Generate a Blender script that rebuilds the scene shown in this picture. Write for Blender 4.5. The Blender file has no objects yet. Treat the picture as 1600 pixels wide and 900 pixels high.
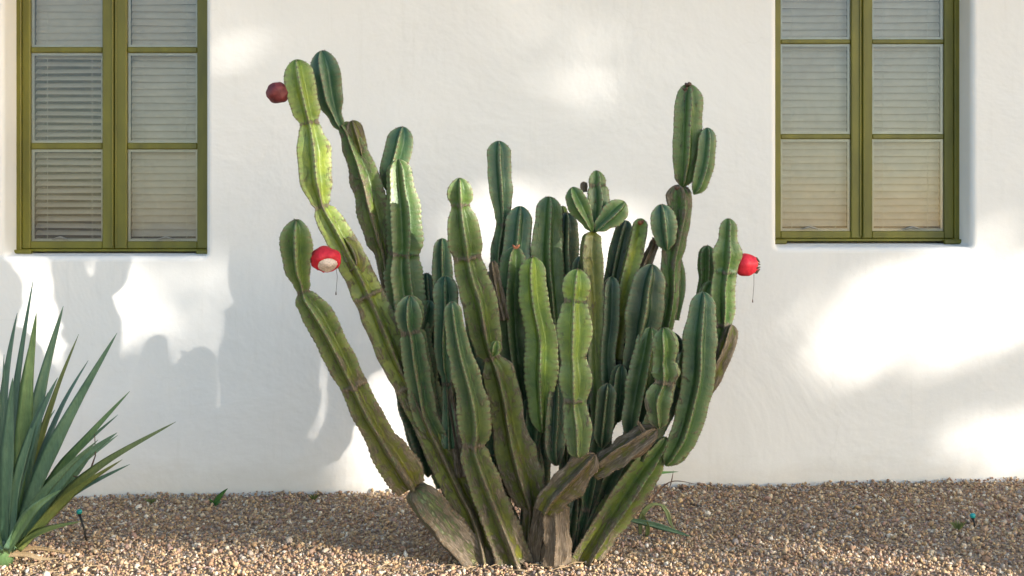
import bpy, math, random
import numpy as np
from mathutils import Vector, noise
from mathutils.geometry import tessellate_polygon
R = math.radians
random.seed(7)
rng = np.random.default_rng(11)
sc = bpy.context.scene
C = sc.collection

# ------------------------------------------------------------------ camera
F = 1837.0            # focal length in photo pixels (1600 wide)
CD = 7.0              # camera distance from the wall
CH = 1.6              # eye height
HZ = 350.0            # pixel row of the horizon
cam_d = bpy.data.cameras.new('camera')
cam = bpy.data.objects.new('camera', cam_d)
C.objects.link(cam)
cam.location = (0, -CD, CH)
cam.rotation_euler = (R(90), 0, 0)
cam_d.sensor_width = 36
cam_d.lens = 36 * F / 1600
cam_d.shift_y = -(450 - HZ) / 1600
cam_d.clip_end = 2000
sc.camera = cam

# ------------------------------------------------------------------ light
SUN_AZ, SUN_EL = 54.0, 15.0       # azimuth to the right of straight-behind-the-camera
w = bpy.data.worlds.new('World'); sc.world = w; w.use_nodes = True
nt = w.node_tree; nt.nodes.clear()
sky = nt.nodes.new('ShaderNodeTexSky'); sky.sky_type = 'NISHITA'; sky.sun_disc = False
sky.sun_elevation = R(SUN_EL); sky.sun_rotation = R(180 - SUN_AZ)
sky.air_density = 1.0; sky.dust_density = 0.65; sky.ozone_density = 1.0
bg = nt.nodes.new('ShaderNodeBackground'); bg.inputs[1].default_value = 0.15
wo = nt.nodes.new('ShaderNodeOutputWorld')
nt.links.new(sky.outputs[0], bg.inputs[0]); nt.links.new(bg.outputs[0], wo.inputs[0])
sund = bpy.data.lights.new('sun', 'SUN'); sund.energy = 3.5; sund.angle = R(0.5)
sund.color = (1.0, 0.94, 0.86)
sun = bpy.data.objects.new('sun', sund); C.objects.link(sun)
to_sun = Vector((math.sin(R(SUN_AZ)) * math.cos(R(SUN_EL)), -math.cos(R(SUN_AZ)) * math.cos(R(SUN_EL)), math.sin(R(SUN_EL))))
sun.rotation_euler = to_sun.to_track_quat('Z', 'Y').to_euler()
sun.location = (8, -8, 6)
sc.view_settings.view_transform = 'Standard'
sc.view_settings.look = 'None'
sc.view_settings.gamma = 1
sc.view_settings.exposure = 1.34

# ------------------------------------------------------------------ helpers
def at(px, py, Y):
    """photo pixel -> world point at world depth Y"""
    d = Y + CD
    return Vector(((px - 800) / F * d, Y, CH - (py - HZ) / F * d))

def ground_z(x, y):
    t = min(1, max(0, (y + 1.9) / 1.9))
    return (0.013 + 0.019 * x) * t + 0.02 * noise.noise(Vector((x * 0.9, y * 0.9, 3.1))) * (1 if y > -4 else 0.5)

def tag(o, label=None, cat=None, group=None, kind=None):
    if label: o['label'] = label
    if cat: o['category'] = cat
    if group: o['group'] = group
    if kind: o['kind'] = kind
    return o

def empty(name, loc, label, cat, group=None):
    o = bpy.data.objects.new(name, None); C.objects.link(o); o.location = loc
    o.empty_display_size = 0.1
    return tag(o, label, cat, group)

def root_of(o):
    v = Vector((0, 0, 0))
    while o is not None:
        v += o.location; o = o.parent
    return v

class MB:
    def __init__(s): s.v = []; s.f = []
    def add(s, vs, fs):
        n = len(s.v); s.v += [tuple(v) for v in vs]; s.f += [tuple(i + n for i in f) for f in fs]; return s
    def box(s, x0, x1, y0, y1, z0, z1, b=0.0):
        if b <= 0:
            vs = [(x, y, z) for z in (z0, z1) for y in (y0, y1) for x in (x0, x1)]
            return s.add(vs, [(0, 2, 3, 1), (4, 5, 7, 6), (0, 1, 5, 4), (2, 6, 7, 3), (0, 4, 6, 2), (1, 3, 7, 5)])
        # chamfered box: 24 corner verts
        X = (x0, x1); Y = (y0, y1); Z = (z0, z1); idx = {}; vs = []
        for i in (0, 1):
            for j in (0, 1):
                for k in (0, 1):
                    sx, sy, sz = (1, -1)[i], (1, -1)[j], (1, -1)[k]
                    for a, off in (('x', (0, b, b)), ('y', (b, 0, b)), ('z', (b, b, 0))):
                        idx[(i, j, k, a)] = len(vs)
                        vs.append((X[i] + sx * off[0], Y[j] + sy * off[1], Z[k] + sz * off[2]))
        fs = []
        def q(*ks): fs.append(tuple(idx[k] for k in ks))
        q((0,0,0,'x'),(0,0,1,'x'),(0,1,1,'x'),(0,1,0,'x')); q((1,0,0,'x'),(1,1,0,'x'),(1,1,1,'x'),(1,0,1,'x'))
        q((0,0,0,'y'),(1,0,0,'y'),(1,0,1,'y'),(0,0,1,'y')); q((0,1,0,'y'),(0,1,1,'y'),(1,1,1,'y'),(1,1,0,'y'))
        q((0,0,0,'z'),(0,1,0,'z'),(1,1,0,'z'),(1,0,0,'z')); q((0,0,1,'z'),(1,0,1,'z'),(1,1,1,'z'),(0,1,1,'z'))
        for j in (0, 1):
            for k in (0, 1): q((0,j,k,'y'),(1,j,k,'y'),(1,j,k,'z'),(0,j,k,'z'))
        for i in (0, 1):
            for k in (0, 1): q((i,0,k,'x'),(i,1,k,'x'),(i,1,k,'z'),(i,0,k,'z'))
            for j in (0, 1): q((i,j,0,'x'),(i,j,1,'x'),(i,j,1,'y'),(i,j,0,'y'))
        for i in (0, 1):
            for j in (0, 1):
                for k in (0, 1): q((i,j,k,'x'),(i,j,k,'y'),(i,j,k,'z'))
        return s.add(vs, fs)
    def tube(s, pts, rad, n=8):
        P = [Vector(p) for p in pts]; rr = rad if isinstance(rad, (list, tuple)) else [rad] * len(P)
        rings = []; up = Vector((0.13, 0.9, 0.31)).normalized(); vs = []
        for i, p in enumerate(P):
            t = (P[min(i + 1, len(P) - 1)] - P[max(i - 1, 0)]).normalized()
            a = (up - t * up.dot(t)).normalized(); up = a; b = t.cross(a)
            for k in range(n):
                c = 2 * math.pi * k / n
                vs.append(p + (a * math.cos(c) + b * math.sin(c)) * rr[i])
        fs = [(i * n + k, i * n + (k + 1) % n, (i + 1) * n + (k + 1) % n, (i + 1) * n + k) for i in range(len(P) - 1) for k in range(n)]
        fs.append(tuple(range(n - 1, -1, -1))); fs.append(tuple((len(P) - 1) * n + k for k in range(n)))
        return s.add(vs, fs)
    def build(s, name, mat, parent=None, smooth=False, attrs=None):
        me = bpy.data.meshes.new(name)
        org = root_of(parent) if parent is not None else Vector((0, 0, 0))
        me.from_pydata([(x - org.x, y - org.y, z - org.z) for x, y, z in s.v], [], s.f)
        me.materials.append(mat)
        import bmesh
        bm = bmesh.new(); bm.from_mesh(me); bmesh.ops.recalc_face_normals(bm, faces=bm.faces); bm.to_mesh(me); bm.free()
        if smooth: me.polygons.foreach_set('use_smooth', [True] * len(me.polygons))
        o = bpy.data.objects.new(name, me); C.objects.link(o)
        if parent is not None: o.parent = parent
        return o

# ---- material helpers
def mat(name):
    m = bpy.data.materials.new(name); m.use_nodes = True
    b = m.node_tree.nodes['Principled BSDF']
    return m, m.node_tree, b
def N(nt, typ, **kw):
    n = nt.nodes.new(typ)
    for k, v in kw.items():
        if k.startswith('i_'):
            key = k[2:].replace('_', ' ')
            n.inputs[int(key) if key.isdigit() else key].default_value = v
        else: setattr(n, k, v)
    return n
def noise_tex(nt, scale, detail=4, rough=0.55, dist=0.0, coord='Object', stretch=None):
    tc = N(nt, 'ShaderNodeTexCoord'); n = N(nt, 'ShaderNodeTexNoise')
    n.inputs['Scale'].default_value = scale; n.inputs['Detail'].default_value = detail
    n.inputs['Roughness'].default_value = rough; n.inputs['Distortion'].default_value = dist
    if stretch:
        mp = N(nt, 'ShaderNodeMapping'); mp.inputs['Scale'].default_value = stretch
        nt.links.new(tc.outputs[coord], mp.inputs[0]); nt.links.new(mp.outputs[0], n.inputs['Vector'])
    else: nt.links.new(tc.outputs[coord], n.inputs['Vector'])
    return n
def ramp(nt, src, stops):
    r = N(nt, 'ShaderNodeValToRGB'); nt.links.new(src, r.inputs[0])
    e = r.color_ramp.elements
    while len(e) < len(stops): e.new(0.5)
    for k, (p, c) in enumerate(stops):
        e[k].position = p; e[k].color = (*c, 1) if len(c) == 3 else c
    return r
def mix(nt, fac, a, b, mode='MIX'):
    m = N(nt, 'ShaderNodeMix', data_type='RGBA', blend_type=mode)
    for sock, v in ((m.inputs[0], fac), (m.inputs[6], a), (m.inputs[7], b)):
        if hasattr(v, 'links') or hasattr(v, 'is_linked'): nt.links.new(v, sock)
        else: sock.default_value = v if not isinstance(v, tuple) or len(v) == 4 else (*v, 1)
    return m.outputs[2]
def bump(nt, b, h, strength, dist):
    n = N(nt, 'ShaderNodeBump'); n.inputs['Strength'].default_value = strength; n.inputs['Distance'].default_value = dist
    nt.links.new(h, n.inputs['Height'])
    prev = b.inputs['Normal'].links[0].from_socket if b.inputs['Normal'].is_linked else None
    if prev: nt.links.new(prev, n.inputs['Normal'])
    nt.links.new(n.outputs[0], b.inputs['Normal'])

def simple(name, col, rough=0.6, var=0.25, scale=20, bmp=0.0, metallic=0.0):
    m, t, b = mat(name)
    n = noise_tex(t, scale)
    lo = tuple(c * (1 - var) for c in col); hi = tuple(min(1, c * (1 + var)) for c in col)
    r = ramp(t, n.outputs[0], [(0.3, lo), (0.7, hi)])
    t.links.new(r.outputs[0], b.inputs['Base Color'])
    b.inputs['Roughness'].default_value = rough; b.inputs['Metallic'].default_value = metallic
    if bmp: bump(t, b, n.outputs[0], 0.6, bmp)
    return m

# stucco
m_wall, t, b = mat('white_stucco')
big = noise_tex(t, 1.1, 5, 0.6, 0.4); fine = noise_tex(t, 55, 5, 0.65); mid = noise_tex(t, 7, 4, 0.55)
col = ramp(t, big.outputs[0], [(0.25, (0.785, 0.762, 0.722)), (0.75, (0.83, 0.808, 0.768))]).outputs[0]
# grime band near the ground with a shape of its own
tc = N(t, 'ShaderNodeTexCoord'); sx = N(t, 'ShaderNodeSeparateXYZ'); t.links.new(tc.outputs['Object'], sx.inputs[0])
dn = noise_tex(t, 5, 6, 0.7, 0.6, stretch=(0.6, 1, 1.6))
ma = N(t, 'ShaderNodeMath', operation='MULTIPLY_ADD'); t.links.new(dn.outputs[0], ma.inputs[0]); ma.inputs[1].default_value = 0.35; t.links.new(sx.outputs[2], ma.inputs[2])
dr = ramp(t, ma.outputs[0], [(0.13, (1, 1, 1)), (0.40, (0, 0, 0))])
mm = N(t, 'ShaderNodeMath', operation='MULTIPLY'); t.links.new(dr.outputs[0], mm.inputs[0]); mm.inputs[1].default_value = 0.5
col = mix(t, mm.outputs[0], col, (0.56, 0.50, 0.41))
st = ramp(t, noise_tex(t, 2.3, 8, 0.75, 1.2).outputs[0], [(0.62, (0, 0, 0)), (0.75, (0.22, 0.22, 0.22))])
col = mix(t, st.outputs[0], col, (0.62, 0.59, 0.53))
# hairline cracks, sparse
vo = N(t, 'ShaderNodeTexVoronoi', feature='DISTANCE_TO_EDGE'); vo.inputs['Scale'].default_value = 0.8
wv = noise_tex(t, 3, 3, 0.6); vm = N(t, 'ShaderNodeVectorMath', operation='MULTIPLY_ADD')
t.links.new(wv.outputs[1], vm.inputs[0]); vm.inputs[1].default_value = (0.35, 0.35, 0.35); t.links.new(tc.outputs['Object'], vm.inputs[2]); t.links.new(vm.outputs[0], vo.inputs['Vector'])
cr = ramp(t, vo.outputs['Distance'], [(0.0, (0.5, 0.5, 0.5)), (0.004, (0, 0, 0))])
cm = N(t, 'ShaderNodeMath', operation='MULTIPLY'); t.links.new(cr.outputs[0], cm.inputs[0])
cmask = ramp(t, noise_tex(t, 0.9, 2).outputs[0], [(0.52, (0, 0, 0)), (0.6, (0.22, 0.22, 0.22))]); t.links.new(cmask.outputs[0], cm.inputs[1])
col = mix(t, cm.outputs[0], col, (0.5, 0.47, 0.42))
drp = ramp(t, noise_tex(t, 6, 5, 0.7, 0.2, stretch=(3.2, 1, 0.22)).outputs[0], [(0.56, (0, 0, 0)), (0.74, (0.16, 0.16, 0.16))])
col = mix(t, drp.outputs[0], col, (0.60, 0.57, 0.50))
t.links.new(col, b.inputs['Base Color']); b.inputs['Roughness'].default_value = 0.9
b.inputs['Specular IOR Level'].default_value = 0.2
bump(t, b, big.outputs[0], 1.0, 0.022); bump(t, b, mid.outputs[0], 0.5, 0.0035); bump(t, b, fine.outputs[0], 0.5, 0.0016)

# painted window timber
m_paint, t, b = mat('olive_window_paint')
n1 = noise_tex(t, 9, 5, 0.6, stretch=(1, 1, 0.25)); n2 = noise_tex(t, 60, 4, 0.7)
c1 = ramp(t, n1.outputs[0], [(0.3, (0.10, 0.095, 0.008)), (0.7, (0.175, 0.16, 0.012))]).outputs[0]
c2 = ramp(t, n2.outputs[0], [(0.66, (0, 0, 0)), (0.74, (0.7, 0.7, 0.7))])
c1 = mix(t, c2.outputs[0], c1, (0.16, 0.10, 0.04))
t.links.new(c1, b.inputs['Base Color']); b.inputs['Roughness'].default_value = 0.42
bump(t, b, n1.outputs[0], 0.3, 0.004); bump(t, b, n2.outputs[0], 0.3, 0.001)

m_slat = simple('aged_blind_slat', (0.60, 0.515, 0.46), 0.55, 0.10, 4)
m_sframe = simple('grey_screen_frame', (0.60, 0.56, 0.50), 0.5, 0.1, 12)
m_dark = simple('painted_room_dark', (0.02, 0.018, 0.015), 0.9)  # near-black colour stands in for the dark inside the rooms
m_metal = simple('dull_latch_metal', (0.30, 0.27, 0.22), 0.4, 0.2, 30, metallic=0.7)
# glass: thin pane, clear with fresnel reflection and dust
m_glass, t, b = mat('window_glass')
t.nodes.remove(b); out = [n for n in t.nodes if n.type == 'OUTPUT_MATERIAL'][0]
tr = N(t, 'ShaderNodeBsdfTransparent'); tr.inputs[0].default_value = (0.93, 0.95, 0.93, 1)
gl = N(t, 'ShaderNodeBsdfGlossy'); gl.inputs['Roughness'].default_value = 0.04
df = N(t, 'ShaderNodeBsdfDiffuse'); df.inputs[0].default_value = (0.55, 0.5, 0.43, 1)
fr = N(t, 'ShaderNodeFresnel'); fr.inputs[0].default_value = 1.5
du = noise_tex(t, 3.5, 6, 0.7, 0.5)
dr = ramp(t, du.outputs[0], [(0.35, (0.02, 0.02, 0.02)), (0.75, (0.12, 0.12, 0.12))])
mx = N(t, 'ShaderNodeMixShader'); t.links.new(fr.outputs[0], mx.inputs[0]); t.links.new(tr.outputs[0], mx.inputs[1]); t.links.new(gl.outputs[0], mx.inputs[2])
mx2 = N(t, 'ShaderNodeMixShader'); t.links.new(dr.outputs[0], mx2.inputs[0]); t.links.new(mx.outputs[0], mx2.inputs[1]); t.links.new(df.outputs[0], mx2.inputs[2])
t.links.new(mx2.outputs[0], out.inputs[0])
bn = noise_tex(t, 2.2, 2); bb = N(t, 'ShaderNodeBump'); bb.inputs['Strength'].default_value = 0.25; bb.inputs['Distance'].default_value = 0.01
t.links.new(bn.outputs[0], bb.inputs['Height']); t.links.new(bb.outputs[0], gl.inputs['Normal'])

# cactus skin
def cactus_material():
    m, t, b = mat('cactus_skin')
    ac = N(t, 'ShaderNodeAttribute', attribute_name='tint'); aw = N(t, 'ShaderNodeAttribute', attribute_name='wear')
    sp = N(t, 'ShaderNodeSeparateColor'); t.links.new(aw.outputs['Color'], sp.inputs[0])   # R wood, G crest, B areole
    n1 = noise_tex(t, 14, 5, 0.6, 0.3); n2 = noise_tex(t, 75, 5, 0.7); n3 = N(t, 'ShaderNodeTexNoise'); n3.inputs['Scale'].default_value = 1; n3.inputs['Detail'].default_value = 6; n3.inputs['Roughness'].default_value = .7; n3.inputs['Distortion'].default_value = .5
    af = N(t, 'ShaderNodeAttribute', attribute_name='flow'); mpf = N(t, 'ShaderNodeMapping'); mpf.inputs['Scale'].default_value = (48, 48, 17)
    t.links.new(af.outputs['Vector'], mpf.inputs[0]); t.links.new(mpf.outputs[0], n3.inputs['Vector'])
    n4 = N(t, 'ShaderNodeTexNoise'); n4.inputs['Scale'].default_value = 1; n4.inputs['Detail'].default_value = 5; n4.inputs['Roughness'].default_value = .65
    mp4 = N(t, 'ShaderNodeMapping'); mp4.inputs['Scale'].default_value = (230, 230, 26)
    t.links.new(af.outputs['Vector'], mp4.inputs[0]); t.links.new(mp4.outputs[0], n4.inputs['Vector'])
    v = ramp(t, n1.outputs[0], [(0.25, (0.55, 0.68, 0.80)), (0.75, (1.62, 1.32, 0.90))])
    c = mix(t, 1.0, ac.outputs['Color'], v.outputs[0], 'MULTIPLY')
    v2 = ramp(t, n2.outputs[0], [(0.3, (0.82, 0.84, 0.82)), (0.7, (1.16, 1.14, 1.10))])
    c = mix(t, 1.0, c, v2.outputs[0], 'MULTIPLY')
    # pale waxy crest
    cq = ramp(t, n3.outputs[0], [(0.3, (0.25, 0.25, 0.25)), (0.65, (0.8, 0.8, 0.8))])
    cm = N(t, 'ShaderNodeMath', operation='MULTIPLY'); t.links.new(sp.outputs[1], cm.inputs[0]); t.links.new(cq.outputs[0], cm.inputs[1])
    c = mix(t, cm.outputs[0], c, (0.40, 0.46, 0.24))
    # corky skin
    wsum = N(t, 'ShaderNodeMath', operation='ADD'); t.links.new(sp.outputs[0], wsum.inputs[0])
    nn = N(t, 'ShaderNodeMath', operation='MULTIPLY_ADD'); t.links.new(n3.outputs[0], nn.inputs[0]); nn.inputs[1].default_value = 2.2; nn.inputs[2].default_value = -1.1
    t.links.new(nn.outputs[0], wsum.inputs[1])
    wr = ramp(t, wsum.outputs[0], [(0.28, (0, 0, 0)), (0.52, (1, 1, 1))])
    wc = ramp(t, n4.outputs[0], [(0.32, (0.055, 0.038, 0.030)), (0.50, (0.135, 0.098, 0.074)), (0.68, (0.31, 0.245, 0.185))])
    wm = N(t, 'ShaderNodeMath', operation='MULTIPLY'); t.links.new(wr.outputs[0], wm.inputs[0]); wm.inputs[1].default_value = 0.85
    c = mix(t, wm.outputs[0], c, wc.outputs[0])
    c = mix(t, sp.outputs[2], c, (0.17, 0.11, 0.06))
    t.links.new(c, b.inputs['Base Color'])
    rr = N(t, 'ShaderNodeMath', operation='MULTIPLY_ADD'); t.links.new(wr.outputs[0], rr.inputs[0]); rr.inputs[1].default_value = 0.4; rr.inputs[2].default_value = 0.33
    t.links.new(rr.outputs[0], b.inputs['Roughness'])
    b.inputs['Specular IOR Level'].default_value = 0.4
    bump(t, b, n1.outputs[0], 0.6, 0.008); bump(t, b, n3.outputs[0], 0.6, 0.005); bump(t, b, n2.outputs[0], 0.4, 0.0015)
    bwm = N(t, 'ShaderNodeMath', operation='MULTIPLY'); t.links.new(n4.outputs[0], bwm.inputs[0]); t.links.new(wr.outputs[0], bwm.inputs[1]); bump(t, b, bwm.outputs[0], 0.8, 0.006)
    return m
m_cactus = cactus_material()

# ------------------------------------------------------------------ house wall with two window openings
house = empty('house', (0, 0, 0), 'white stucco house wall with two olive green casement windows, behind the cactus', 'house')
T = 0.30; RV = 0.20                     # wall thickness, depth of window plane
W1 = dict(x0=-3.03, x1=-1.822, z0=1.41, zb=1.431)
W2 = dict(x0=1.574, x1=2.735, z0=1.463, zb=1.494)
TOP = 3.25                              # top of the openings
def rr_loop(x0, x1, z0, z1, r, y, n=5):
    out = []
    for cx, cz, a0 in ((x1 - r, z1 - r, 0), (x0 + r, z1 - r, 90), (x0 + r, z0 + r, 180), (x1 - r, z0 + r, 270)):
        for k in range(n + 1):
            a = R(a0 + 90 * k / n); out.append(Vector((cx + r * math.cos(a), y, cz + r * math.sin(a))))
    return out
wb = MB()
outer = [Vector((-9, 0, -0.6)), Vector((9, 0, -0.6)), Vector((9, 0, 4.0)), Vector((-9, 0, 4.0))]
holes = []
for W in (W1, W2):
    e = 0.035
    loops = []
    for k in range(6):
        a = R(90 * k / 5); g = e * (1 - math.sin(a)); y = e * (1 - math.cos(a))
        loops.append(rr_loop(W['x0'] - g, W['x1'] + g, W['z0'] - g, TOP + g, 0.02 + g, y))
    back = rr_loop(W['x0'], W['x1'], W['zb'] - 0.004, TOP, 0.02, T); loops.append(back)
    holes.append(loops[0])
    n = len(back)
    vs = [p for L in loops for p in L]
    wb.add(vs, [(i * n + k, i * n + (k + 1) % n, (i + 1) * n + (k + 1) % n, (i + 1) * n + k) for i in range(len(loops) - 1) for k in range(n)])
polys = [outer] + holes
flat = [p for P in polys for p in P]
tris = tessellate_polygon([[Vector((p.x, p.z, 0)) for p in P] for P in polys])
wb.add(flat, [tuple(tr) for tr in tris])
# ends and top of the wall
wb.add([(-9, 0, -.6), (-9, T, -.6), (-9, T, 4), (-9, 0, 4)], [(0, 1, 2, 3)])
wb.add([(9, 0, -.6), (9, T, -.6), (9, T, 4), (9, 0, 4)], [(0, 1, 2, 3)])
wb.add([(-9, 0, 4), (9, 0, 4), (9, T, 4), (-9, T, 4)], [(0, 1, 2, 3)])
wb.build('wall', m_wall, house)
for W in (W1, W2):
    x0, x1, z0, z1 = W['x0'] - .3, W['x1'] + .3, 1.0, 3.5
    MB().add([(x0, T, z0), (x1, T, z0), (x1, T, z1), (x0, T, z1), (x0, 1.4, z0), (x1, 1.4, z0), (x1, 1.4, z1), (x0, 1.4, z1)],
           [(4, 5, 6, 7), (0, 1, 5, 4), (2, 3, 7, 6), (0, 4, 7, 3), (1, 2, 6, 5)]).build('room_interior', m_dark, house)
m_roof = simple('eave_timber', (0.30, 0.24, 0.17), 0.7, 0.2, 12)
eb = MB(); eb.box(-9.2, 9.2, -0.42, 3.0, 3.56, 3.70, 0.01); eb.build('eave', m_roof, house)
MB().box(-9, 9, 2.6, 3.0, -.6, 3.55).build('rear_wall', m_wall, house)

GR_B = 'blinds hanging behind the window glass'
def window(W, px, name_label, rows, openness, blind_labels, casement_bot):
    """px: pixel columns at the window plane: panes of both sashes"""
    yw = RV
    d = yw + CD
    X = lambda p: (p - 800) / F * d
    Z = lambda p: CH - (p - HZ) / F * d
    lp0, lp1, mid, rp0, rp1 = [X(p) for p in px]
    zb = W['zb']
    x0, x1 = W['x0'] - 0.012, W['x1'] + 0.012
    zt = TOP + 0.012
    fb = MB()
    fw = 0.028
    fb.box(x0, x0 + fw + .012, yw - 0.012, yw + 0.07, zb, zt, 0.004)
    fb.box(x1 - fw - .012, x1, yw - 0.012, yw + 0.07, zb, zt, 0.004)
    fb.box(x0 + fw + .014, x1 - fw - .014, yw - 0.012, yw + 0.07, zt - 0.05, zt, 0.004)
    fb.box(x0 + fw + .014, x1 - fw - .014, yw - 0.010, yw + 0.07, zb, zb + 0.016, 0.003)
    win = fb.build('window', m_paint, house); tag(win, name_label)
    MB().box(W['x0'] - 0.005, W['x0'] + 0.10, yw - 0.045, yw - 0.013, zb - 0.016, zb + 0.012, 0.004).build('hinge_block', m_paint, win)
    MB().box(W['x1'] - 0.10, W['x1'] + 0.005, yw - 0.045, yw - 0.013, zb - 0.016, zb + 0.012, 0.004).build('hinge_block', m_paint, win)
    s0, s1 = x0 + fw + 0.013, x1 - fw - 0.013
    rows_z = [Z(p) for p in rows]        # [bottom pane sill, then (muntin low, muntin high) pairs ...]
    for si, (a, b_, p0, p1) in enumerate(((s0, mid - 0.002, lp0, lp1), (mid + 0.002, s1, rp0, rp1))):
        sb = MB(); y0, y1 = yw, yw + 0.045
        if si == 0:
            sb.box(a, p0, y0, y1, zb + .018, zt - .052, 0.004); sb.box(p1, b_, y0 - .004, y1, zb + .018, zt - .052, 0.005)
            sb.box(b_ - .014, b_ - .002, y0 - .012, y0 - .0045, zb + .03, zt - .06, 0.003)
        else:
            sb.box(a, p0, y0 - .004, y1, zb + .018, zt - .052, 0.005); sb.box(p1, b_, y0, y1, zb + .018, zt - .052, 0.004)
            sb.box(a + .004, a + .016, y0 - .010, y0 - .0045, zb + .03, zt - .06, 0.003)
        sb.box(p0 + .001, p1 - .001, y0 + .002, y1 - .001, zb + .018, rows_z[0], 0.004)
        sb.box(p0 + .001, p1 - .001, y0 + .002, y1 - .001, zt - .11, zt - .053, 0.004)
        sb.build('sash', m_paint, win)
        zs = rows_z[0]; panes = []
        for k in range(1, len(rows_z), 2):
            panes.append((zs, rows_z[k])); zs = rows_z[k + 1]
            MB().box(p0 + .001, p1 - .001, y0 + .006, y0 + .03, rows_z[k], rows_z[k + 1], 0.006).build('muntin', m_paint, win)
        panes.append((zs, zt - .111))
        for (za, zc) in panes:
            MB().box(p0 + .0015, p1 - .0015, y0 + .017, y0 + .020, za + .0005, zc - .0005).build('pane', m_glass, win)
            # putty / screen frame ring just behind each pane
            q = MB(); e = 0.015; yy0, yy1 = y0 + .024, y0 + .032
            q.box(p0 + .002, p0 + e, yy0, yy1, za, zc); q.box(p1 - e, p1 - .002, yy0, yy1, za, zc)
            q.box(p0 + e + .0005, p1 - e - .0005, yy0, yy1, za, za + e); q.box(p0 + e + .0005, p1 - e - .0005, yy0, yy1, zc - e, zc)
            q.build('screen_frame', m_sframe, win)
        # latch stay seen at the foot of the sash
        lx = p0 + (p1 - p0) * (0.42 if si == 0 else 0.56)
        MB().tube([(lx - .05, y0 - .004, rows_z[0] + .012), (lx, y0 - .006, rows_z[0] + .026), (lx + .045, y0 - .004, rows_z[0] + .014)], [.004, .006, .004], 6).build('latch', m_metal, win)
        # the blind behind this sash: a thing of its own
        lab = blind_labels[si]
        op = openness[si]
        bx0, bx1 = p0 + .006, p1 - .006
        bl = empty('window_blind', (0.5 * (bx0 + bx1), yw + .085, zt - .06), lab, 'blind', GR_B)
        ysl = yw + 0.085; pitch = 0.0435; z = rows_z[0] + 0.03; k = 0
        MB().box(bx0, bx1, ysl - .012, ysl + .012, rows_z[0] - .005, rows_z[0] + .018, .003).build('bottom_rail', m_slat, bl)
        MB().box(bx0, bx1, ysl - .02, ysl + .02, zt - .09, zt - .06, .003).build('head_rail', m_slat, bl)
        while z < zt - .12:
            ang = op(z) + random.uniform(-2.0, 2.0)
            hw = 0.0225 if ang < 60 else 0.0242; cs, sn = math.cos(R(ang)), math.sin(R(ang))
            sag = random.uniform(-.0025, .0025)
            vs = []
            prof = [(-1, 0), (-.5, .0028), (0, .0038), (.5, .0028), (1, 0)]
            for ti, th in ((0, 0.0), (1, -.0012)):
                for xi, xx in enumerate((bx0, bx1)):
                    for (u, h) in prof:
                        yy = u * hw * cs - (h + th) * sn; zz = u * hw * sn + (h + th) * cs
                        vs.append((xx, ysl + yy, z + 0.022 + zz + (sag if xi else -sag)))
            fs = []
            for j in range(4):
                fs.append((j, j + 1, 5 + j + 1, 5 + j)); fs.append((10 + j, 15 + j, 15 + j + 1, 10 + j + 1))
            fs += [(0, 5, 15, 10), (4, 14, 19, 9), (0, 10, 11, 1), (1, 11, 12, 2), (2, 12, 13, 3), (3, 13, 14, 4), (5, 6, 16, 15), (6, 7, 17, 16), (7, 8, 18, 17), (8, 9, 19, 18)]
            MB().add(vs, fs).build('slat', m_slat, bl)
            z += pitch; k += 1
        cordm = m_sframe
        cb = MB()
        for cx in (bx0 + (bx1 - bx0) * .18, bx1 - (bx1 - bx0) * .18):
            cb.tube([(cx, ysl - .027, rows_z[0] + .01), (cx, ysl - .027, zt - .07)], .0012, 4)
        cb.build('lift_cord', cordm, bl)
    return win

zt_px = 0
window(W1, (47, 160, 178.5, 198, 308), 'left casement window, olive frame, blind slats open in its left sash',
       (377, 233, 223, 82, 73, -70, -80),
       (lambda z: (39 if z < 2.62 else 78), lambda z: 72),
       ('grey blind with open gaps between its slats, left sash of the left window', 'closed grey blind behind the right sash of the left window'), 393)
window(W2, (1220, 1330, 1346.5, 1363, 1476), 'right casement window, olive frame, all blind slats closed',
       (361, 217, 209, 68, 61, -80, -88),
       (lambda z: 71, lambda z: 69),
       ('closed grey blind behind the left sash of the right window, nearest the cactus', 'closed grey blind behind the right sash of the right window'), 377)

# ------------------------------------------------------------------ ground
m_soil, t, b = mat('gravel_bed')
vv = N(t, 'ShaderNodeTexVoronoi'); vv.inputs['Scale'].default_value = 46
tc = N(t, 'ShaderNodeTexCoord'); t.links.new(tc.outputs['Object'], vv.inputs['Vector'])
sp = N(t, 'ShaderNodeSeparateColor'); t.links.new(vv.outputs['Color'], sp.inputs[0])
cr = ramp(t, sp.outputs[0], [(0.0, (0.14, 0.09, 0.06)), (0.35, (0.30, 0.20, 0.12)), (0.6, (0.42, 0.30, 0.19)), (0.85, (0.26, 0.20, 0.17)), (1.0, (0.6, 0.52, 0.42))])
t.links.new(cr.outputs[0], b.inputs['Base Color']); b.inputs['Roughness'].default_value = 0.9
iv = N(t, 'ShaderNodeMath', operation='SUBTRACT'); iv.inputs[0].default_value = 1; t.links.new(vv.outputs['Distance'], iv.inputs[1])
bump(t, b, iv.outputs[0], 1.0, 0.012)
xs = sorted(set([-400, -120, -40, -20, -12] + [round(-9 + .15 * i, 3) for i in range(121)] + [12, 20, 40, 120, 400]))
ys = sorted(set([-400, -120, -40, -20, -12, -9] + [round(-6 + .15 * i, 3) for i in range(41)] + [0.1, 60, 400]))
g = MB(); nx = len(xs)
g.v = [(x, y, ground_z(x, min(y, 0)) if abs(x) < 10 and y > -7 else 0) for y in ys for x in xs]
g.f = [(j * nx + i, j * nx + i + 1, (j + 1) * nx + i + 1, (j + 1) * nx + i) for j in range(len(ys) - 1) for i in range(nx - 1)]
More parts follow.
